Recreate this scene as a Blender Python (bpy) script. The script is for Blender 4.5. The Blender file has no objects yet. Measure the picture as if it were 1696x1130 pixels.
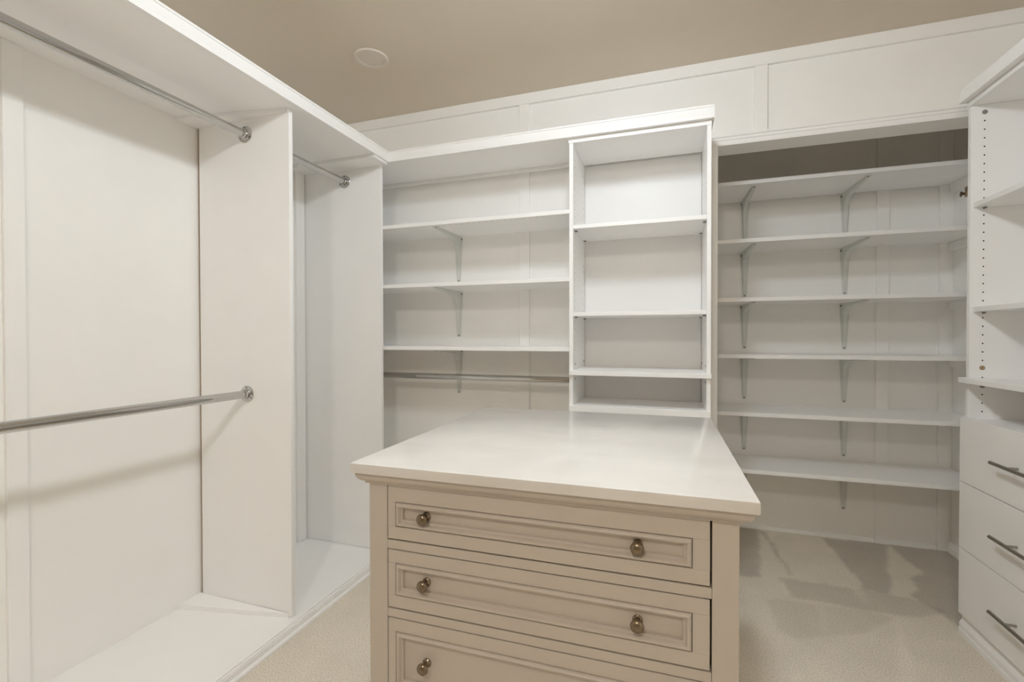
import bpy, bmesh, math, random
from mathutils import Vector, Matrix, noise
random.seed(7)
S = bpy.context.scene
COL = S.collection
H = 1.14                                   # height of the lens above the carpet; z below is measured from the lens

# ------------------------------------------------------------------ camera
yaw, pit, rol, F = .3233, .0108, -.0013, 774.85
fw = Vector((-math.sin(yaw)*math.cos(pit), math.cos(yaw)*math.cos(pit), -math.sin(pit)))
rt = Vector((math.cos(yaw), math.sin(yaw), 0)); up = rt.cross(fw)
r2 = rt*math.cos(rol) + up*math.sin(rol); u2 = -rt*math.sin(rol) + up*math.cos(rol)
cd = bpy.data.cameras.new('camera'); cam = bpy.data.objects.new('camera', cd); COL.objects.link(cam)
cd.sensor_fit = 'HORIZONTAL'; cd.sensor_width = 36; cd.lens = 36*F/1696; cd.clip_start = .02
cam.matrix_world = Matrix(((r2.x, u2.x, -fw.x, 0), (r2.y, u2.y, -fw.y, 0), (r2.z, u2.z, -fw.z, H), (0, 0, 0, 1)))
S.camera = cam

# ------------------------------------------------------------------ world, lamps, exposure
w = bpy.data.worlds.new('world'); S.world = w; w.use_nodes = True
w.node_tree.nodes['Background'].inputs[0].default_value = (1, .95, .88, 1)
w.node_tree.nodes['Background'].inputs[1].default_value = .05
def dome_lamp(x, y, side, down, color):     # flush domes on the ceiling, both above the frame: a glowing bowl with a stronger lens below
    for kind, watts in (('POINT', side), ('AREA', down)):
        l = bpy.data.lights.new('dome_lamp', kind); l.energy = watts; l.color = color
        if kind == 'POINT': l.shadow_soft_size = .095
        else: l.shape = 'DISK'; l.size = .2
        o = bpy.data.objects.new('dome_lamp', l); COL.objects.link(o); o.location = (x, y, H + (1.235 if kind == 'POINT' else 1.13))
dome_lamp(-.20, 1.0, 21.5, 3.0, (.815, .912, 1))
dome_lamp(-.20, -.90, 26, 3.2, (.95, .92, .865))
vs = S.view_settings
vs.view_transform = 'Standard'; vs.look = 'None'; vs.gamma = 1; vs.use_curve_mapping = False; vs.exposure = .48
S.cycles.diffuse_bounces = 14; S.cycles.max_bounces = 18; S.cycles.glossy_bounces = 6

# ------------------------------------------------------------------ materials
def mat(name, col, rough=.5, metal=0, noise_amt=0, noise_scale=6, bump=0, bump_scale=60, spec=.5):
    m = bpy.data.materials.new(name); m.use_nodes = True; nt = m.node_tree; b = nt.nodes['Principled BSDF']
    b.inputs['Base Color'].default_value = (*col, 1); b.inputs['Roughness'].default_value = rough
    b.inputs['Metallic'].default_value = metal; b.inputs['Specular IOR Level'].default_value = spec
    tc = nt.nodes.new('ShaderNodeTexCoord')
    if noise_amt:
        n = nt.nodes.new('ShaderNodeTexNoise'); n.inputs['Scale'].default_value = noise_scale; n.inputs['Detail'].default_value = 4
        nt.links.new(tc.outputs['Object'], n.inputs['Vector'])
        r = nt.nodes.new('ShaderNodeValToRGB'); r.color_ramp.elements[0].position = .3; r.color_ramp.elements[1].position = .7
        r.color_ramp.elements[0].color = (*[c*(1-noise_amt) for c in col], 1); r.color_ramp.elements[1].color = (*[min(1, c*(1+noise_amt)) for c in col], 1)
        nt.links.new(n.outputs['Fac'], r.inputs['Fac']); nt.links.new(r.outputs['Color'], b.inputs['Base Color'])
    if bump:
        n = nt.nodes.new('ShaderNodeTexNoise'); n.inputs['Scale'].default_value = bump_scale; n.inputs['Detail'].default_value = 3
        nt.links.new(tc.outputs['Object'], n.inputs['Vector'])
        bp = nt.nodes.new('ShaderNodeBump'); bp.inputs['Strength'].default_value = bump; bp.inputs['Distance'].default_value = .002
        nt.links.new(n.outputs['Fac'], bp.inputs['Height']); nt.links.new(bp.outputs['Normal'], b.inputs['Normal'])
    return m
M = {}
M['wall'] = mat('painted_wall', (.90, .893, .875), .42, noise_amt=.012, noise_scale=5, bump=.25, bump_scale=14)
M['board'] = mat('painted_board', (.90, .893, .875), .40, noise_amt=.01, noise_scale=4, bump=.08, bump_scale=25)
M['white'] = mat('white_melamine', (.90, .895, .888), .38, noise_amt=.008, noise_scale=9, bump=.06, bump_scale=120)
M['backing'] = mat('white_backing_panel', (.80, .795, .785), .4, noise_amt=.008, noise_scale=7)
M['crown'] = mat('white_crown_paint', (.90, .893, .885), .42, bump=.05, bump_scale=30)
M['ceiling'] = mat('taupe_ceiling_paint', (.69, .62, .52), .7, noise_amt=.02, noise_scale=2, bump=.2, bump_scale=90)
M['tan'] = mat('tan_wall_paint', (.36, .30, .23), .6, noise_amt=.02, noise_scale=2)
M['ceilwhite'] = mat('ceiling_disc_plastic', (.72, .66, .585), .5)
M['chrome'] = mat('chrome', (.58, .575, .56), .08, 1)
M['bracket'] = mat('grey_bracket_enamel', (.70, .72, .69), .35)
M['screw'] = mat('screw_steel', (.16, .15, .13), .45, .8)
M['greige'] = mat('greige_cabinet_paint', (.525, .468, .405), .42, noise_amt=.01, noise_scale=5, bump=.04, bump_scale=80)
M['bronze'] = mat('antique_bronze', (.25, .195, .135), .28, 1, noise_amt=.15, noise_scale=40)
M['nickel'] = mat('dark_brushed_nickel', (.36, .335, .30), .33, 1)
M['dark'] = mat('painted_gap_shade', (.03, .02, .012), .9)  # near-black colour standing in for the shade inside drawer gaps
M['hole'] = mat('bored_hole', (.05, .04, .03), .9)
M['plug'] = mat('brown_plug', (.36, .25, .14), .6)
M['zinc'] = mat('zinc_cam', (.35, .34, .32), .4, .9)

# quartz: white, soft grey clouds and thin broken veins
m = bpy.data.materials.new('white_quartz'); m.use_nodes = True; nt = m.node_tree; b = nt.nodes['Principled BSDF']; M['quartz'] = m
b.inputs['Roughness'].default_value = .16
tc = nt.nodes.new('ShaderNodeTexCoord')
n1 = nt.nodes.new('ShaderNodeTexNoise'); n1.inputs['Scale'].default_value = 5; n1.inputs['Detail'].default_value = 5; n1.inputs['Distortion'].default_value = .6
n2 = nt.nodes.new('ShaderNodeTexNoise'); n2.inputs['Scale'].default_value = 3.1; n2.inputs['Detail'].default_value = 6; n2.inputs['Distortion'].default_value = 1.6
n3 = nt.nodes.new('ShaderNodeTexNoise'); n3.inputs['Scale'].default_value = 7
for n in (n1, n2, n3): nt.links.new(tc.outputs['Object'], n.inputs['Vector'])
cr = nt.nodes.new('ShaderNodeValToRGB'); e = cr.color_ramp.elements
e[0].position = .33; e[0].color = (.655, .625, .585, 1); e[1].position = .62; e[1].color = (.715, .69, .655, 1)
vr = nt.nodes.new('ShaderNodeValToRGB'); e = vr.color_ramp.elements
e[0].position = .492; e[0].color = (0, 0, 0, 1); e[1].position = .508; e[1].color = (0, 0, 0, 1); x = e.new(.5); x.color = (1, 1, 1, 1)
mk = nt.nodes.new('ShaderNodeValToRGB'); mk.color_ramp.elements[0].position = .55; mk.color_ramp.elements[1].position = .68
mu = nt.nodes.new('ShaderNodeMath'); mu.operation = 'MULTIPLY'
m2 = nt.nodes.new('ShaderNodeMath'); m2.operation = 'MULTIPLY'; m2.inputs[1].default_value = .5
mx = nt.nodes.new('ShaderNodeMix'); mx.data_type = 'RGBA'
nt.links.new(n1.outputs['Fac'], cr.inputs['Fac']); nt.links.new(n2.outputs['Fac'], vr.inputs['Fac']); nt.links.new(n3.outputs['Fac'], mk.inputs['Fac'])
nt.links.new(vr.outputs['Color'], mu.inputs[0]); nt.links.new(mk.outputs['Color'], mu.inputs[1]); nt.links.new(mu.outputs[0], m2.inputs[0])
nt.links.new(m2.outputs[0], mx.inputs['Factor']); nt.links.new(cr.outputs['Color'], mx.inputs['A']); mx.inputs['B'].default_value = (.50, .47, .44, 1)
nt.links.new(mx.outputs['Result'], b.inputs['Base Color'])

# carpet: speckled cut pile; the colour attribute "pile" holds which way the vacuum laid it
m = bpy.data.materials.new('beige_carpet'); m.use_nodes = True; nt = m.node_tree; b = nt.nodes['Principled BSDF']; M['carpet'] = m
b.inputs['Roughness'].default_value = .95; b.inputs['Specular IOR Level'].default_value = .1
tc = nt.nodes.new('ShaderNodeTexCoord')
n1 = nt.nodes.new('ShaderNodeTexNoise'); n1.inputs['Scale'].default_value = 210; n1.inputs['Detail'].default_value = 3
n2 = nt.nodes.new('ShaderNodeTexNoise'); n2.inputs['Scale'].default_value = 7; n2.inputs['Detail'].default_value = 3
for n in (n1, n2): nt.links.new(tc.outputs['Object'], n.inputs['Vector'])
cr = nt.nodes.new('ShaderNodeValToRGB'); e = cr.color_ramp.elements
e[0].position = .3; e[0].color = (.58, .525, .44, 1); e[1].position = .7; e[1].color = (.90, .835, .725, 1)
c2 = nt.nodes.new('ShaderNodeValToRGB'); e = c2.color_ramp.elements
e[0].position = .3; e[0].color = (.93, .93, .93, 1); e[1].position = .7; e[1].color = (1.0, 1.0, 1.0, 1)
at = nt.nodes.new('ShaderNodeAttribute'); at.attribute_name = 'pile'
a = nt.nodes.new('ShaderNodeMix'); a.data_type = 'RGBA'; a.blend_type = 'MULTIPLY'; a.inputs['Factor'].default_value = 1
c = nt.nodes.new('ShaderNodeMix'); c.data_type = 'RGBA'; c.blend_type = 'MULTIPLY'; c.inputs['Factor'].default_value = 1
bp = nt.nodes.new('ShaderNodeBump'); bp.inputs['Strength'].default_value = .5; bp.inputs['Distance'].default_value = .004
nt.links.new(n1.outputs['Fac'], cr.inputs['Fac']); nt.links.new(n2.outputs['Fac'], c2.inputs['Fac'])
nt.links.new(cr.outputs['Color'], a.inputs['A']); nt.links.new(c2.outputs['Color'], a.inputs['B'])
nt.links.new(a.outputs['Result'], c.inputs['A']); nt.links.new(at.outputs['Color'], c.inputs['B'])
nt.links.new(c.outputs['Result'], b.inputs['Base Color']); nt.links.new(n1.outputs['Fac'], bp.inputs['Height']); nt.links.new(bp.outputs['Normal'], b.inputs['Normal'])

# ------------------------------------------------------------------ helpers (all z given from lens height)
def bx(bm, x0, x1, y0, y1, z0, z1, bev=0.0):
    if x0 > x1: x0, x1 = x1, x0
    if y0 > y1: y0, y1 = y1, y0
    if z0 > z1: z0, z1 = z1, z0
    vs = [bm.verts.new((x, y, z + H)) for x in (x0, x1) for y in (y0, y1) for z in (z0, z1)]
    fs = [bm.faces.new([vs[i] for i in q]) for q in ((0, 1, 3, 2), (4, 6, 7, 5), (0, 4, 5, 1), (2, 3, 7, 6), (0, 2, 6, 4), (1, 5, 7, 3))]
    if bev:
        es = list({e for f in fs for e in f.edges})
        bmesh.ops.bevel(bm, geom=es, offset=bev, segments=2, affect='EDGES', profile=.6)
    return bm
def prism(bm, prof, axis, a0, a1):
    """prof: closed outline; axis 'x': points are (y, z), 'y': (x, z), 'z': (x, y)"""
    def P(p, t):
        if axis == 'x': return (t, p[0], p[1] + H)
        if axis == 'y': return (p[0], t, p[1] + H)
        return (p[0], p[1], t + H)
    A = [bm.verts.new(P(p, a0)) for p in prof]; B = [bm.verts.new(P(p, a1)) for p in prof]
    k = len(prof)
    bm.faces.new(A); bm.faces.new(B[::-1])
    for i in range(k): bm.faces.new((A[i], B[i], B[(i+1) % k], A[(i+1) % k]))
    return bm
def lathe(bm, prof, c, d, seg=20):
    """prof: (radius, distance along d) pairs from c; closed at ends where radius is 0"""
    d = Vector(d).normalized(); a = d.orthogonal().normalized(); b_ = d.cross(a); c = Vector((c[0], c[1], c[2] + H))
    rings = []
    for r, t in prof:
        if r < 1e-6: rings.append([bm.verts.new(c + d*t)])
        else: rings.append([bm.verts.new(c + d*t + (a*math.cos(i*2*math.pi/seg) + b_*math.sin(i*2*math.pi/seg))*r) for i in range(seg)])
    for p, q in zip(rings, rings[1:]):
        for i in range(seg):
            j = (i+1) % seg
            if len(p) == 1: bm.faces.new((p[0], q[i], q[j]))
            elif len(q) == 1: bm.faces.new((p[i], q[0], p[j]))
            else: bm.faces.new((p[i], q[i], q[j], p[j]))
    for r, rev in ((rings[0], True), (rings[-1], False)):
        if len(r) > 1: bm.faces.new(r[::-1] if rev else r)
    return bm
def cyl(bm, c, d, r, L, seg=16): return lathe(bm, [(r, 0), (r, L)], c, d, seg)
def link(name, bm, m, parent=None, smooth=False, **props):
    bmesh.ops.recalc_face_normals(bm, faces=bm.faces)
    me = bpy.data.meshes.new(name); bm.to_mesh(me); bm.free()
    o = bpy.data.objects.new(name, me); COL.objects.link(o)
    me.materials.append(M[m] if isinstance(m, str) else m)
    if parent is not None:
        o.parent = parent; o.matrix_parent_inverse = parent.matrix_basis.inverted()
    if smooth:
        for p in me.polygons: p.use_smooth = True
        me.set_sharp_from_angle(angle=math.radians(38))
    for k, v in props.items(): o[k] = v
    return o
def box(name, m, parent, x0, x1, y0, y1, z0, z1, bev=.0012, **props):
    return link(name, bx(bmesh.new(), x0, x1, y0, y1, z0, z1, bev), m, parent, **props)
def thing(name, label, cat, loc, group=None, rz=0):
    o = bpy.data.objects.new(name, None); COL.objects.link(o); o.empty_display_size = .05
    o.location = (loc[0], loc[1], loc[2] + H); o.rotation_euler = (0, 0, rz); o['label'] = label; o['category'] = cat
    if group: o['group'] = group
    return o
def tag(o, label, cat, group=None):
    o['label'] = label; o['category'] = cat
    if group: o['group'] = group
    return o
def drill(o, spots, axis, r=.0025, depth=.012):
    """bore a row of real holes into a board, dark inside"""
    bm = bmesh.new()
    for p in spots:
        d = Vector(axis); cyl(bm, Vector(p) - d*.004, d, r, depth + .004, 8)
    c = link('cutter', bm, 'hole')
    o.data.materials.append(M['hole'])
    md = o.modifiers.new('bore', 'BOOLEAN'); md.object = c; md.operation = 'DIFFERENCE'; md.solver = 'EXACT'; md.material_mode = 'TRANSFER'
    bpy.context.view_layer.update()
    dg = bpy.context.evaluated_depsgraph_get()
    me = bpy.data.meshes.new_from_object(o.evaluated_get(dg), preserve_all_data_layers=True, depsgraph=dg)
    o.modifiers.clear(); old = o.data; o.data = me; bpy.data.meshes.remove(old)
    cm = c.data; bpy.data.objects.remove(c); bpy.data.meshes.remove(cm)
def struct(name, bm, m): return link(name, bm, m, None, kind='structure')

XL, YW, YA, XR, YF, ZC, ZF = -1.879, 2.40, 3.07, 1.41, -1.75, 1.2845, -1.14
OX = .216                                   # left edge of the alcove opening
CB = .882                                   # underside of the crown and overhead shelves
HB = .885                                   # underside of the header

# ------------------------------------------------------------------ the room shell
def pix(u, v):                              # a carpet point under a place seen in the photograph (carpet marks only)
    d = fw + r2*((u-848)/F) - u2*((v-565)/F); return (d.x*ZF/d.z, d.y*ZF/d.z)
def q(pts): return [pix(1200 + x/3.4194, 860 + y/3.4194) for x, y in pts]
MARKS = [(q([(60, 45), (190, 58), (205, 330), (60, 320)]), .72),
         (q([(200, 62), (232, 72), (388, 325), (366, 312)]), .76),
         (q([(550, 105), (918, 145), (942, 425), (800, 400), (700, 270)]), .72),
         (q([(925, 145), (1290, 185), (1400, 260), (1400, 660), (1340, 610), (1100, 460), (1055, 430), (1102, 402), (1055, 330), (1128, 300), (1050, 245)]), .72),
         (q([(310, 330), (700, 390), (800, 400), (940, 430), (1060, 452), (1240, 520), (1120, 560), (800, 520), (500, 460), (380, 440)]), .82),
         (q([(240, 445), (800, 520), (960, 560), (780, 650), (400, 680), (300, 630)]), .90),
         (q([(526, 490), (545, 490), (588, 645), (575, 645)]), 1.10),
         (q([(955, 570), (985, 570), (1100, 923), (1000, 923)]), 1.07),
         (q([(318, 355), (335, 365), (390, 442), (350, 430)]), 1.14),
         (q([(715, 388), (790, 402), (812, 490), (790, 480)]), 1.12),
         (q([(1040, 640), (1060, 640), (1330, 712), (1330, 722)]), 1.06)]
def inside(p, poly):
    r = False; j = len(poly)-1
    for i in range(len(poly)):
        (xi, yi), (xj, yj) = poly[i], poly[j]
        if (yi > p[1]) != (yj > p[1]) and p[0] < (xj-xi)*(p[1]-yi)/(yj-yi)+xi: r = not r
        j = i
    return r
def axis_steps(lo, fine0, fine1, hi, st):
    a = [lo]; v = lo
    while v < hi - 1e-6:
        v += st if fine0 - 1e-6 <= v < fine1 else .06
        a.append(min(v, hi))
    return a
xs = axis_steps(XL, -.1, 1.41, XR, .011); ys = axis_steps(YF, 1.2, 3.07, YA, .011)
bm = bmesh.new(); V = [[bm.verts.new((x, y, ZF + H)) for y in ys] for x in xs]
for i in range(len(xs)-1):
    for j in range(len(ys)-1): bm.faces.new((V[i][j], V[i+1][j], V[i+1][j+1], V[i][j+1]))
pile = []
for x in xs:
    for y in ys:
        k = 1.0
        wob = (noise.noise((x*9, y*9, 0))*.012, noise.noise((x*9, y*9, 5))*.012)
        for poly, f_ in MARKS:
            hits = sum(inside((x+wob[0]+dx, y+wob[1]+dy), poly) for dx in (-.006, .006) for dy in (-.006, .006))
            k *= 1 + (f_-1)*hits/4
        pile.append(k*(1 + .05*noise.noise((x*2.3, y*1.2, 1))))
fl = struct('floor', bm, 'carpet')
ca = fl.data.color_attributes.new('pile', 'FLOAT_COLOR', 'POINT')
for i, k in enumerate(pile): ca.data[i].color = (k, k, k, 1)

struct('ceiling', bx(bmesh.new(), XL-.1, XR+.1, YF-.1, YA+.1, ZC, ZC+.08), 'ceiling')
wl = struct('wall_left', bx(bmesh.new(), XL-.08, XL, YF, YA, ZF, ZC), 'wall')
wr = struct('wall_right', bx(bmesh.new(), XR, XR+.08, YF, YA+.08, ZF, ZC), 'wall')
struct('wall_front', bx(bmesh.new(), XL-.08, XR+.08, YF-.08, YF, ZF, ZC), 'tan')
bm = bmesh.new(); bx(bm, XL, OX, YW, YW+.12, ZF, ZC); bx(bm, OX, XR, YW, YW+.12, HB, ZC)
wb = struct('wall_back', bm, 'wall')
wa = struct('wall_alcove_back', bx(bmesh.new(), .02, XR, YA, YA+.08, ZF, ZC), 'wall')
struct('wall_alcove_left', bx(bmesh.new(), .02, .10, YW+.12, YA, ZF, ZC), 'wall')
# board-and-batten: every board nailed on the walls is a piece of its own
for x0, x1 in ((-.757, -.703),): box('batten', 'board', wb, x0, x1, YW-.015, YW, ZF, 1.2285, .002)
box('batten', 'board', wb, .369, .422, YW-.015, YW, .9315, 1.2285, .002)
box('frieze_board', 'board', wb, XL, XR, YW-.016, YW, 1.229, ZC, .0015)
for y0, y1 in ((.839, .887), (1.989, 2.046), (-.33, -.28)): box('batten', 'board', wl, XL, XL+.013, y0, y1, -1.098, CB-.0005, .002)
box('frieze_board', 'board', wl, XL, XL+.012, YF, YW-.017, 1.229, ZC)
for x0, x1 in ((1.0755, 1.131), (1.353, 1.41), (.55, .605)):
    if x0 < 1: continue
    box('batten', 'board', wa, x0, x1, YA-.015, YA, ZF, ZC, .002)
for x0, x1 in ((.10, 1.0745), (1.132, 1.352)): box('base_strip', 'board', wa, x0, x1, YA-.013, YA, ZF, ZF+.026, .003)
bm = bmesh.new(); prism(bm, [(XR, ZF), (XR-.016, ZF), (XR-.016, ZF+.03), (XR-.011, ZF+.05), (XR-.006, ZF+.058), (XR, ZF+.06)], 'y', 2.30, YA-.012)
struct('baseboard_right', bm, 'board')
# casing round the alcove opening: side board, stepped head moulding
t = struct('trim_1', bx(bmesh.new(), .155, .2165, YW-.014, YW, ZF, .886, .002), 'crown')
bm = bmesh.new()
prism(bm, [(YW, .885), (YW-.012, .885), (YW-.014, .892), (YW-.016, .905), (YW-.019, .908), (YW-.019, .918), (YW-.024, .922), (YW-.024, .9315), (YW, .9315)], 'x', .165, XR)
struct('trim_2', bm, 'crown')

# ceiling disc
t = thing('recessed_light', 'round unlit white recessed light set in the taupe ceiling', 'ceiling light', (-1.305, 1.856, ZC))
bm = bmesh.new(); lathe(bm, [(.056, .0005), (.058, .006), (.064, .008), (.074, .0065), (.078, .0005)], (-1.305, 1.856, ZC), (0, 0, -1), 48)
link('trim_ring', bm, 'ceilwhite', t, True)
bm = bmesh.new(); lathe(bm, [(.0565, .0005), (.0565, .0035), (0, .005)], (-1.305, 1.856, ZC), (0, 0, -1), 48)
link('lens', bm, 'ceilwhite', t, True)

# ------------------------------------------------------------------ left hanging closet
CX, CY, CT = -1.347, 2.057, .935      # crown face (left run), crown face (back run), crown bottom, top
Y0 = -.30                                        # near end of the closet, out of frame
t = thing('overhead_shelf', 'long white overhead shelf with crown fascia capping the hanging closet and its stacked rods', 'shelf', (XL, Y0, CB))
box('shelf_board', 'white', t, XL, CX-.0245, Y0, CY-.001, CB, CB+.019)
bm = bmesh.new(); prism(bm, [(CX-.024, CB), (CX, CB), (CX+.001, CB+.012), (CX-.002, CB+.03), (CX-.004, CB+.044), (CX-.001, CB+.046), (CX-.001, CT), (CX-.024, CT)], 'y', Y0, CY-.001)
link('crown_fascia', bm, 'crown', t)

YD1, YD2, XD = 1.4477, 2.0375, -1.393
XB = XL + .015
t = thing('divider_panel', 'white upright divider panel with two rod flanges, beside the thin wedge on the closet base', 'closet panel', (XD, YD1, -1.1))
box('panel', 'white', t, XB, XD, YD1, YD1+.019, -1.0995, CB-.0005)
bm = bmesh.new(); prism(bm, [(XL+.001, 1.3587), (XD-.012, YD1-.003), (XD-.012, YD1-.0004), (XL+.001, YD1-.0004)], 'z', CB-.0135, CB-.0005)
link('wedge_cleat', bm, 'white', t)
box('gap_strip', 'plug', t, XL+.003, XB, YD1+.007, YD1+.019, -1.0825, CB-.014, 0, label='brown strip filling the gap behind the panel')  # brown strip fills the slot between panel and wall
t = thing('divider_panel', 'white upright end panel where the hanging closet meets the long back shelves', 'closet panel', (XD, YD2, -1.1))
box('panel', 'white', t, XL+.0005, XD, YD2+.017, YD2+.036, -1.0995, CB-.0005)
bm = bmesh.new(); prism(bm, [(XL+.001, 1.94), (-1.353, 1.945), (-1.356, 2.0555), (XL+.001, YD2+.0166)], 'z', CB-.0135, CB-.0005)
link('wedge_cleat', bm, 'white', t)
YD2 = 2.0545

t = thing('closet_platform', 'low white platform forming the base of the hanging closet, with stepped moulding at the carpet', 'closet base', (CX, Y0, ZF))
box('deck', 'white', t, XL, -1.369, Y0, YD2+.018, -1.12, -1.101, .002)
box('riser', 'white', t, -1.391, -1.373, Y0, YD2+.018, ZF, -1.1205, 0)
bm = bmesh.new(); prism(bm, [(-1.3685, ZF), (-1.345, ZF), (-1.345, ZF+.006), (-1.3475, ZF+.0105), (-1.351, ZF+.0125), (-1.356, ZF+.0125), (-1.356, ZF+.0150), (-1.3575, ZF+.0280), (-1.3605, ZF+.0285), (-1.3605, ZF+.0335), (-1.3685, ZF+.0345)], 'y', Y0, YD2+.018)
link('base_moulding', bm, 'crown', t)
bm = bmesh.new(); prism(bm, [(XL+.001, 1.350), (XD-.012, YD1-.004), (XB, YD1-.001), (XL+.001, YD1-.001)], 'z', -1.1008, -1.083)
link('wedge_filler', bm, 'white', t, label='thin white wedge shaped filler board')

def rod(label, x, z, y0, y1, r=.0158, group=None, d=(0, 1, 0), ends=(True, True)):
    c = (x, y0, z) if d[1] else (y0, x, z)
    L = y1 - y0; D = Vector(d)
    t = thing('hanging_rod', label, 'closet rod', c, group)
    bm = bmesh.new(); cyl(bm, Vector(c) + D*.006, D, r, L-.012, 28); link('tube', bm, 'chrome', t, True)
    for s, e in ((0, ends[0]), (1, ends[1])):
        if not e: continue
        p = Vector(c) + D*(L - .0003 if s else .0003); n = -D if s else D
        bm = bmesh.new(); lathe(bm, [(.033, 0), (.0335, .002), (.032, .0036), (.0225, .0046), (.0205, .0062), (.0205, .019), (.0192, .0205), (.0162, .0205)], p, n, 28)
        f = link('flange', bm, 'chrome', t, True)
        bm = bmesh.new()
        for k in range(3):
            a = k*2*math.pi/3 + math.pi/2
            o = (Vector((math.cos(a), 0, math.sin(a))) if d[1] else Vector((0, math.cos(a), math.sin(a))))*.0268
            lathe(bm, [(.0035, 0), (.003, .0015), (0, .002)], p + o + n*.0034, n, 10)
        link('screws', bm, 'screw', f, True, kind='stuff')
    return t
XRD = -1.611
rod('chrome closet rod high under the overhead shelf, upper of the two stacked rods', XRD, .8084, Y0+.0, YD1)
rod('chrome closet rod at waist height, lower of the two stacked rods', XRD, -.2325, Y0+.0, YD1)
rod('short chrome rod high up between the two upright divider panels', XRD, .8084, YD1+.019, YD2)
t = thing('divider_panel', 'white near end panel of the hanging closet', 'closet panel', (XD, Y0, -1.1))
box('panel', 'white', t, XB, XD, Y0-.02, Y0-.001, ZF, CB+.02)

# ------------------------------------------------------------------ back run: overhead shelf, three shelves, rod
TX0, TX1, TY = -.4245, .1640, 2.077             # tower sides and front
t = thing('overhead_shelf', 'long white overhead shelf with crown fascia above the back shelves and the drawer tower', 'shelf', (-.5, CY, CB))
box('shelf_board', 'white', t, XL, .163, CY+.0245, YW-.0005, CB, CB+.019)
prof = lambda f: [(f+.024, CB), (f, CB), (f-.001, CB+.012), (f+.002, CB+.03), (f+.004, CB+.044), (f+.001, CB+.046), (f+.001, CT), (f+.024, CT)]
bm = bmesh.new(); prism(bm, prof(CY), 'x', CX-.024, .1735); link('crown_fascia', bm, 'crown', t)
box('crown_return', 'crown', t, .1638, .1735, CY+.0245, YW-.026, CB, CT-.004)
box('cleat', 'board', wb, XL+.02, TX0-.001, YW-.034, YW-.0155, .866, CB-.0004)

def bracket(label, x, yw, z, dep, leg, group):
    """stamped steel shelf bracket: two tapering plates with a folded rib that swells at the elbow; z = underside of the shelf"""
    t = thing('shelf_bracket', label, 'bracket', (x, yw, z - leg), group)
    bm = bmesh.new()
    def plate(pts, nrm, th):
        A = [bm.verts.new((p[0], p[1], p[2] + H)) for p in pts]; B = [bm.verts.new((p[0]+nrm[0]*th, p[1]+nrm[1]*th, p[2]+nrm[2]*th + H)) for p in pts]
        bm.faces.new(A[::-1]); bm.faces.new(B)
        for i in range(len(pts)): j = (i+1) % len(pts); bm.faces.new((A[i], A[j], B[j], B[i]))
    zt, y1 = z - .0006, yw - .0006
    plate([(x-.024, y1, zt), (x+.024, y1, zt), (x+.011, y1, zt-leg), (x-.011, y1, zt-leg)], (0, -1, 0), .002)
    plate([(x-.024, y1, zt), (x+.024, y1, zt), (x+.011, y1-dep, zt), (x-.011, y1-dep, zt)], (0, 0, -1), .002)
    link('plate', bm, 'bracket', t)
    bm = bmesh.new()
    ya, za = y1-.002, zt-.002
    out = [(ya, za), (ya, za-leg+.012), (ya-.0045, za-leg+.02), (ya-.013, za-.10), (ya-.020, za-.062), (ya-.034, za-.040), (ya-.058, za-.024), (ya-.105, za-.016), (ya-dep+.024, za-.0045), (ya-dep+.016, za)]
    wid = lambda p: .014*max(.42, 1-((ya-p[0])+(za-p[1]))/(dep+.1))
    L = [bm.verts.new((x-wid(p)-.002*(p[0] == ya or p[1] == za), p[0], p[1] + H)) for p in out]; R = [bm.verts.new((x+wid(p)+.002*(p[0] == ya or p[1] == za), p[0], p[1] + H)) for p in out]
    n = len(out); bm.faces.new(L); bm.faces.new(R[::-1])
    for i in range(n): bm.faces.new((L[i], R[i], R[(i+1) % n], L[(i+1) % n]))
    link('rib', bm, 'bracket', t)
    bm = bmesh.new()
    for dx, dz in ((-.0185, -.012), (.0185, -.012), (0, -leg+.007)): lathe(bm, [(.0042, 0), (.0036, .0016), (0, .0022)], (x+dx, y1-.002, zt+dz), (0, -1, 0), 10)
    for dy in (dep-.008,): lathe(bm, [(.0042, 0), (.0036, .0016), (0, .0022)], (x, y1-dy, zt-.002), (0, 0, -1), 10)
    link('screws', bm, 'screw', t, True, kind='stuff')
    return t
BACKZ = [(.5526, 'topmost'), (.247, 'second'), (-.071, 'third')]
for z, nth in BACKZ:
    lab = {'topmost': 'topmost of the three long white back shelves, with a row of holes underneath',
           'second': 'middle one of the three long white back shelves left of the drawer tower',
           'third': 'lowest of the three long white back shelves, just above the back rod'}[nth]
    t = thing('wall_shelf', lab, 'shelf', (-1.1, 2.09, z), 'long shelves left of the drawer tower')
    o = box('board', 'white', t, XL+.001, TX0-.0008, 2.09, YW-.0155, z, z+.0185, .0015)
    if nth == 'topmost': drill(o, [(-1.45+.032*k, 2.118, z) for k in range(32)], (0, 0, 1), .0024, .010)
    bracket({'topmost': 'grey metal bracket carrying the topmost long back shelf', 'second': 'grey metal bracket carrying the middle long back shelf', 'third': 'grey metal bracket behind the back rod, under the lowest long back shelf'}[nth],
            -1.118, YW, z, .283, .25, 'grey brackets of the back shelves')
# the back rod runs to the tower side
rod('horizontal chrome rod below the back shelves, ending at the drawer tower', 2.25, -.216, XL, TX0, d=(1, 0, 0))
box('panel_seam_batten', 'wall', wb, -1.1165, -.757, YW-.003, YW, ZF, -.36, .0005)

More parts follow.
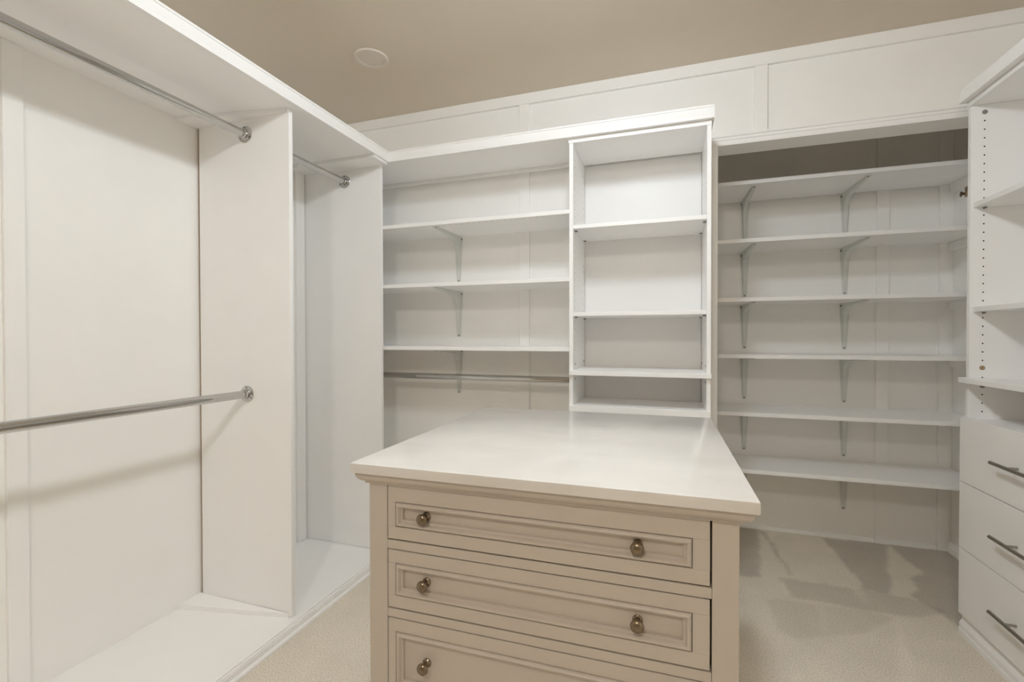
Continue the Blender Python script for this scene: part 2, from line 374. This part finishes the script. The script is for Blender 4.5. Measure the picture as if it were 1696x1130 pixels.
# ------------------------------------------------------------------ drawer units (tower on the back wall, cabinet on the right)
def handle(parent, p0, p1, out):
    """bar pull from p0 to p1 standing off along -out"""
    p0, p1, n = Vector(p0), Vector(p1), Vector(out); d = (p1-p0).normalized(); L = (p1-p0).length
    bm = bmesh.new(); lathe(bm, [(.0045, 0), (.006, .0012), (.006, L-.0012), (.0045, L)], p0, d, 16)
    for s in (.075, L-.075): lathe(bm, [(.0042, 0), (.0042, .0335)], p0 + d*s - n*.002 + n*.004, n, 12)
    return link('handle', bm, 'nickel', parent, True)

t = thing('drawer_tower', 'white shelf tower with drawers against the back wall behind the island', 'shelf tower', (-.13, TY, ZF))
s = box('side_panel', 'white', t, TX0, TX0+.0175, TY, YW-.012, ZF+.002, .862)
drill(s, [(TX0+.0175, y, .80-.032*k) for y in (TY+.045, 2.352) for k in range(29)], (-1, 0, 0))
s = box('side_panel', 'white', t, TX1-.0165, TX1, TY, YW-.0145, ZF+.002, .862)
drill(s, [(TX1-.0165, y, .80-.032*k) for y in (TY+.045, 2.352) for k in range(29)], (1, 0, 0))
box('top_board', 'white', t, TX0-.004, TX1+.001, TY, YW-.026, .8625, .8815)
box('back_panel', 'backing', t, TX0+.0195, TX1-.0185, YW-.011, YW-.005, -1.1, .860, 0)
for z in (.4795, .0885):
    sh = box('shelf', 'white', t, TX0+.0178, TX1-.0168, TY+.002, YW-.0125, z, z+.017)
    bm = bmesh.new()
    for x, d in ((TX0+.0177, 1), (TX1-.0167, -1)):
        for y in (TY+.045, 2.352): cyl(bm, (x, y, z-.0035), (d, 0, 0), .0033, .012, 10)
    link('shelf_pins', bm, 'zinc', sh, True, kind='stuff')
box('counter_shelf', 'white', t, TX0+.003, TX1+.002, TY-.018, YW-.012, -.1755, -.156, .002)
box('compartment_floor', 'white', t, TX0+.0178, TX1-.0168, TY+.002, YW-.0125, -.333, -.3145)
bm = bmesh.new()
for x, d in ((TX0+.0176, 1), (TX1-.0166, -1)):
    for y in (TY+.045, 2.352):
        for z in (-.128, -.196): cyl(bm, (x, y, z), (d, 0, 0), .005, .002, 12)
link('cam_covers', bm, 'zinc', t, True, kind='stuff')
zz = [-.309, -.557, -.809, -1.064]
for a, b_ in zip(zz, zz[1:]):
    d = box('drawer', 'white', t, TX0+.003, TX1-.001, TY-.019, TY-.0005, b_+.0035, a, .0015)
    handle(d, (-.33, TY-.052, (a+b_)/2+.012), (.07, TY-.052, (a+b_)/2+.012), (0, 1, 0))
bm = bmesh.new(); prism(bm, [(TY, ZF), (TY-.018, ZF), (TY-.018, ZF+.03), (TY-.012, ZF+.055), (TY-.006, ZF+.066), (TY, ZF+.068)], 'x', TX0+.003, TX1-.001)
link('base_moulding', bm, 'crown', t)

# right-hand cabinet: shelves face the island, drawers below
RX, RY1, RY0 = 1.076, 2.243, 1.285
t = thing('drawer_cabinet', 'white drawer cabinet with bar pulls and pin holed end panel, beside the alcove', 'cabinet', (RX, RY1, ZF))
s = box('end_panel', 'white', t, RX, XR-.002, RY1-.019, RY1, ZF+.002, .862)
drill(s, [(1.1161, RY1-.019, .8017-.032*k) for k in range(39)] + [(1.37, RY1-.019, .8017-.032*k) for k in range(39)], (0, 1, 0), .0027)
bm = bmesh.new(); lathe(bm, [(.0085, 0), (.0085, .0008), (.006, .0015), (0, .0012)], (1.1165, RY1-.019, .8335), (0, -1, 0), 20); cyl(bm, (1.1165, RY1-.019, -.19), (0, -1, 0), .008, .001, 20)
link('cam_covers', bm, 'zinc', t, True, kind='stuff')
bm = bmesh.new(); cyl(bm, (1.1155, RY1-.019, -.122), (0, -1, 0), .0085, .0008, 20); link('hole_plug', bm, 'plug', t, True)
s = box('end_panel', 'white', t, RX, XR-.002, RY0, RY0+.019, ZF+.002, .862)
box('top_board', 'white', t, RX-.004, XR-.002, RY0-.002, RY1, .8625, .8815)
bm = bmesh.new(); prism(bm, [(RX, CB), (RX-.028, CB), (RX-.029, CB+.008), (RX-.024, CB+.03), (RX-.021, CB+.052), (RX, CB+.055)], 'y', RY0-.01, RY1+.002)
link('crown_fascia', bm, 'crown', t)
box('back_panel', 'backing', t, XR-.0085, XR-.0025, RY0+.02, RY1-.0205, -1.1, .861, 0)
for z in (.4795, .0885):
    sh = box('shelf', 'white', t, RX+.008, XR-.009, RY0+.0195, RY1-.0195, z, z+.0185)
    bm = bmesh.new()
    for y, d in ((RY1-.0193, -1), (RY0+.0193, 1)): cyl(bm, (1.1161, y, z-.004), (0, d, 0), .0036, .012, 10)
    link('shelf_pins', bm, 'zinc', sh, True, kind='stuff')
box('counter_shelf', 'white', t, RX-.026, XR-.009, RY0-.001, RY1-.004, -.179, -.16, .002)
box('compartment_floor', 'white', t, RX+.003, XR-.009, RY0+.0195, RY1-.0195, -.333, -.3145)
for a, b_ in zip(zz, zz[1:]):
    d = box('drawer', 'white', t, RX-.0205, RX-.0005, RY0+.002, 2.2055 + .030, b_+.0035, a, .0015)
    handle(d, (RX-.053, 1.995, (a+b_)/2 + .006), (RX-.053, 1.525, (a+b_)/2 + .006), (1, 0, 0))
bm = bmesh.new(); prism(bm, [(RX, ZF), (RX-.020, ZF), (RX-.020, ZF+.018), (RX-.017, ZF+.022), (RX-.017, ZF+.040), (RX-.011, ZF+.052), (RX-.008, ZF+.054), (RX-.008, ZF+.066), (RX, ZF+.07)], 'y', RY0, RY1-.006)
link('base_moulding', bm, 'crown', t)
# small dark catch behind the end panel
bm = bmesh.new(); bx(bm, 1.0835, 1.0875, RY1+.0003, RY1+.034, .533, .572, .001)
prism(bm, [(1.0835, .553), (1.0835, .539), (1.074, .542), (1.069, .5345), (1.0655, .536), (1.0645, .545), (1.067, .5545), (1.071, .555), (1.075, .550)], 'y', RY1+.024, RY1+.028)
link('catch', bm, 'bronze', t, True)

# ------------------------------------------------------------------ alcove shelves
AZ = [.787, .485, .1785, -.1190, -.4215, -.7195]
nth = ['topmost', 'second from top', 'third from top', 'fourth from top', 'fifth from top', 'lowest']
for z, n in zip(AZ, nth):
    t = thing('wall_shelf', {'topmost': 'topmost alcove shelf, dark space above it under the opening header', 'lowest': 'lowest white alcove shelf, above the carpet beside the island corner'}.get(n, 'white alcove shelf, %s of the six' % n), 'shelf', (.7, 2.70, z), 'six shelves in the alcove')
    box('board', 'white', t, .101, XR-.001, 2.70, YA-.0155, z, z+.0205, .0015)
    if z > -.2: box('cleat', 'board', t, XR-.019, XR-.001, 2.73, YA-.0155, z-.045, z-.0005)
    for x, sd in ((.425, 'the one nearer the tower'), (.930, 'the one nearer the right wall')):
        bracket('grey bracket under the %s alcove shelf, %s' % (n, sd), x, YA, z, .325, .255, 'grey brackets in the alcove')

# ------------------------------------------------------------------ island
IR = .0114
isl = thing('island_dresser', 'greige island chest of drawers with white quartz top in the middle of the room', 'island', (0, 0, ZF))
A0, A1, B0, B1, Z1, Z0 = -.6347, .1514, .8388, 1.6605, -.27, -.291
a2, a3, a4, a5, b2, b3 = -.6055, .1244, -.5599, .0788, .8679, 1.6314
P = []
def part(o): P.append(o); return o
ct = part(link('countertop', bx(bmesh.new(), A0, A1, B0, B1, Z0, Z1, .0025), 'quartz', isl, True))
def ring(name, prof, m):
    """moulding running round the body: prof (offset outwards, z)"""
    bm = bmesh.new(); R = []
    for o_, z in prof:
        R.append([bm.verts.new((x, y, z + H)) for x, y in ((a2-o_, b2-o_), (a3+o_, b2-o_), (a3+o_, b3+o_), (a2-o_, b3+o_))])
    for p, q_ in zip(R, R[1:]):
        for i in range(4): bm.faces.new((p[i], p[(i+1) % 4], q_[(i+1) % 4], q_[i]))
    bm.faces.new(R[0]); bm.faces.new(R[-1][::-1])
    return part(link(name, bm, m, isl))
ring('cornice_moulding', [(.0005, -.3165), (.006, -.3165), (.006, -.3135), (.008, -.312), (.0125, -.3095), (.017, -.3055), (.0195, -.301), (.021, -.297), (.0215, Z0-.0003), (0, Z0-.0003)], 'greige')
for x0, x1 in ((a2, a4-.0012), (a5+.0028, a3)):
    for y0, y1 in ((b2, b2+.045), (b3-.045, b3)): part(box('corner_post', 'greige', isl, x0, x1, y0, y1, ZF, -.3168, .0015))
for x0, x1 in ((a2+.008, a2+.02), (a3-.02, a3-.008)): part(box('side_board', 'greige', isl, x0, x1, b2+.0455, b3-.0455, ZF+.002, -.3168))
part(box('back_board', 'greige', isl, a4-.001, a5+.0025, b3-.02, b3-.008, ZF+.002, -.3168))
part(box('gap_shade_sheet', 'dark', isl, a4-.001, a5+.0026, b2+.0225, b2+.03, ZF+.07, -.3168, 0))  # dark sheet added behind the drawer fronts, paints the gaps as shade
DR = [(-.3180, -.4325), (-.4566, -.5796), (-.6032, -.7760), (-.7996, -1.02)]
for (zt, zb), nx in zip(DR, [d[0] for d in DR[1:]] + [None]):
    # rail below the drawer
    zr0 = zb-.0032; zr1 = nx+.0022 if nx else ZF+.03
    if nx: part(box('rail', 'greige', isl, a4-.0008, a5+.0024, b2+.0004, b2+.022, zr1, zr0, .0008))
    else: part(box('plinth', 'greige', isl, a4-.0008, a5+.0024, b2+.0004, b2+.022, ZF, zr0, .0008))
    x0, x1 = a4+.0006, a5-.0006
    # drawer front: frame with a sunken field
    f0, f1 = x0+.0185, x1-.0285
    f0 = a4 + .0185; f1 = a5 - .0285
    ft, fb = zt-.0275 if zt < -.4 else zt-.035, zb+.0265
    bm = bmesh.new()
    bx(bm, x0, x1, b2+.0002, b2+.020, ft, zt, .0008); bx(bm, x0, x1, b2+.0002, b2+.020, zb, fb, .0008)
    bx(bm, x0, f0, b2+.0002, b2+.020, fb, ft, 0); bx(bm, f1, x1, b2+.0002, b2+.020, fb, ft, 0)
    bx(bm, f0, f1, b2+.0105, b2+.0195, fb, ft, 0)
    d = part(link('drawer', bm, 'greige', isl))
    # mitred bolection moulding round the field
    prof = [(.0013, .0105), (.0013, .0008), (.002, -.001), (.0033, -.0032), (.0058, -.0046), (.0083, -.004), (.0104, -.0012), (.0115, .0028), (.013, .004), (.0148, .0046), (.0156, .0072), (.0156, .0105)]
    bm = bmesh.new(); R = []
    for i, y in prof: R.append([bm.verts.new((x, b2+y, z + H)) for x, z in ((f0+i, fb+i), (f1-i, fb+i), (f1-i, ft-i), (f0+i, ft-i))])
    for p, q_ in zip(R, R[1:]):
        for i in range(4): bm.faces.new((p[i], p[(i+1) % 4], q_[(i+1) % 4], q_[i]))
    part(link('panel_moulding', bm, 'greige', d, True))
    zc = (ft+fb)/2
    for kx in (a4+.0875, a5-.1215):
        bm = bmesh.new(); lathe(bm, [(.0095, 0), (.0095, .0022), (.0075, .004), (.0055, .0065), (.0048, .0105), (.0052, .0145), (.0085, .0175), (.0115, .0195), (.0123, .0215), (.0113, .0245), (.0078, .0272), (.0038, .0284), (0, .0287)], (kx, b2+.0105, zc), (0, -1, 0), 28)
        part(link('knob', bm, 'bronze', d, True))
isl.rotation_euler = (0, 0, IR)
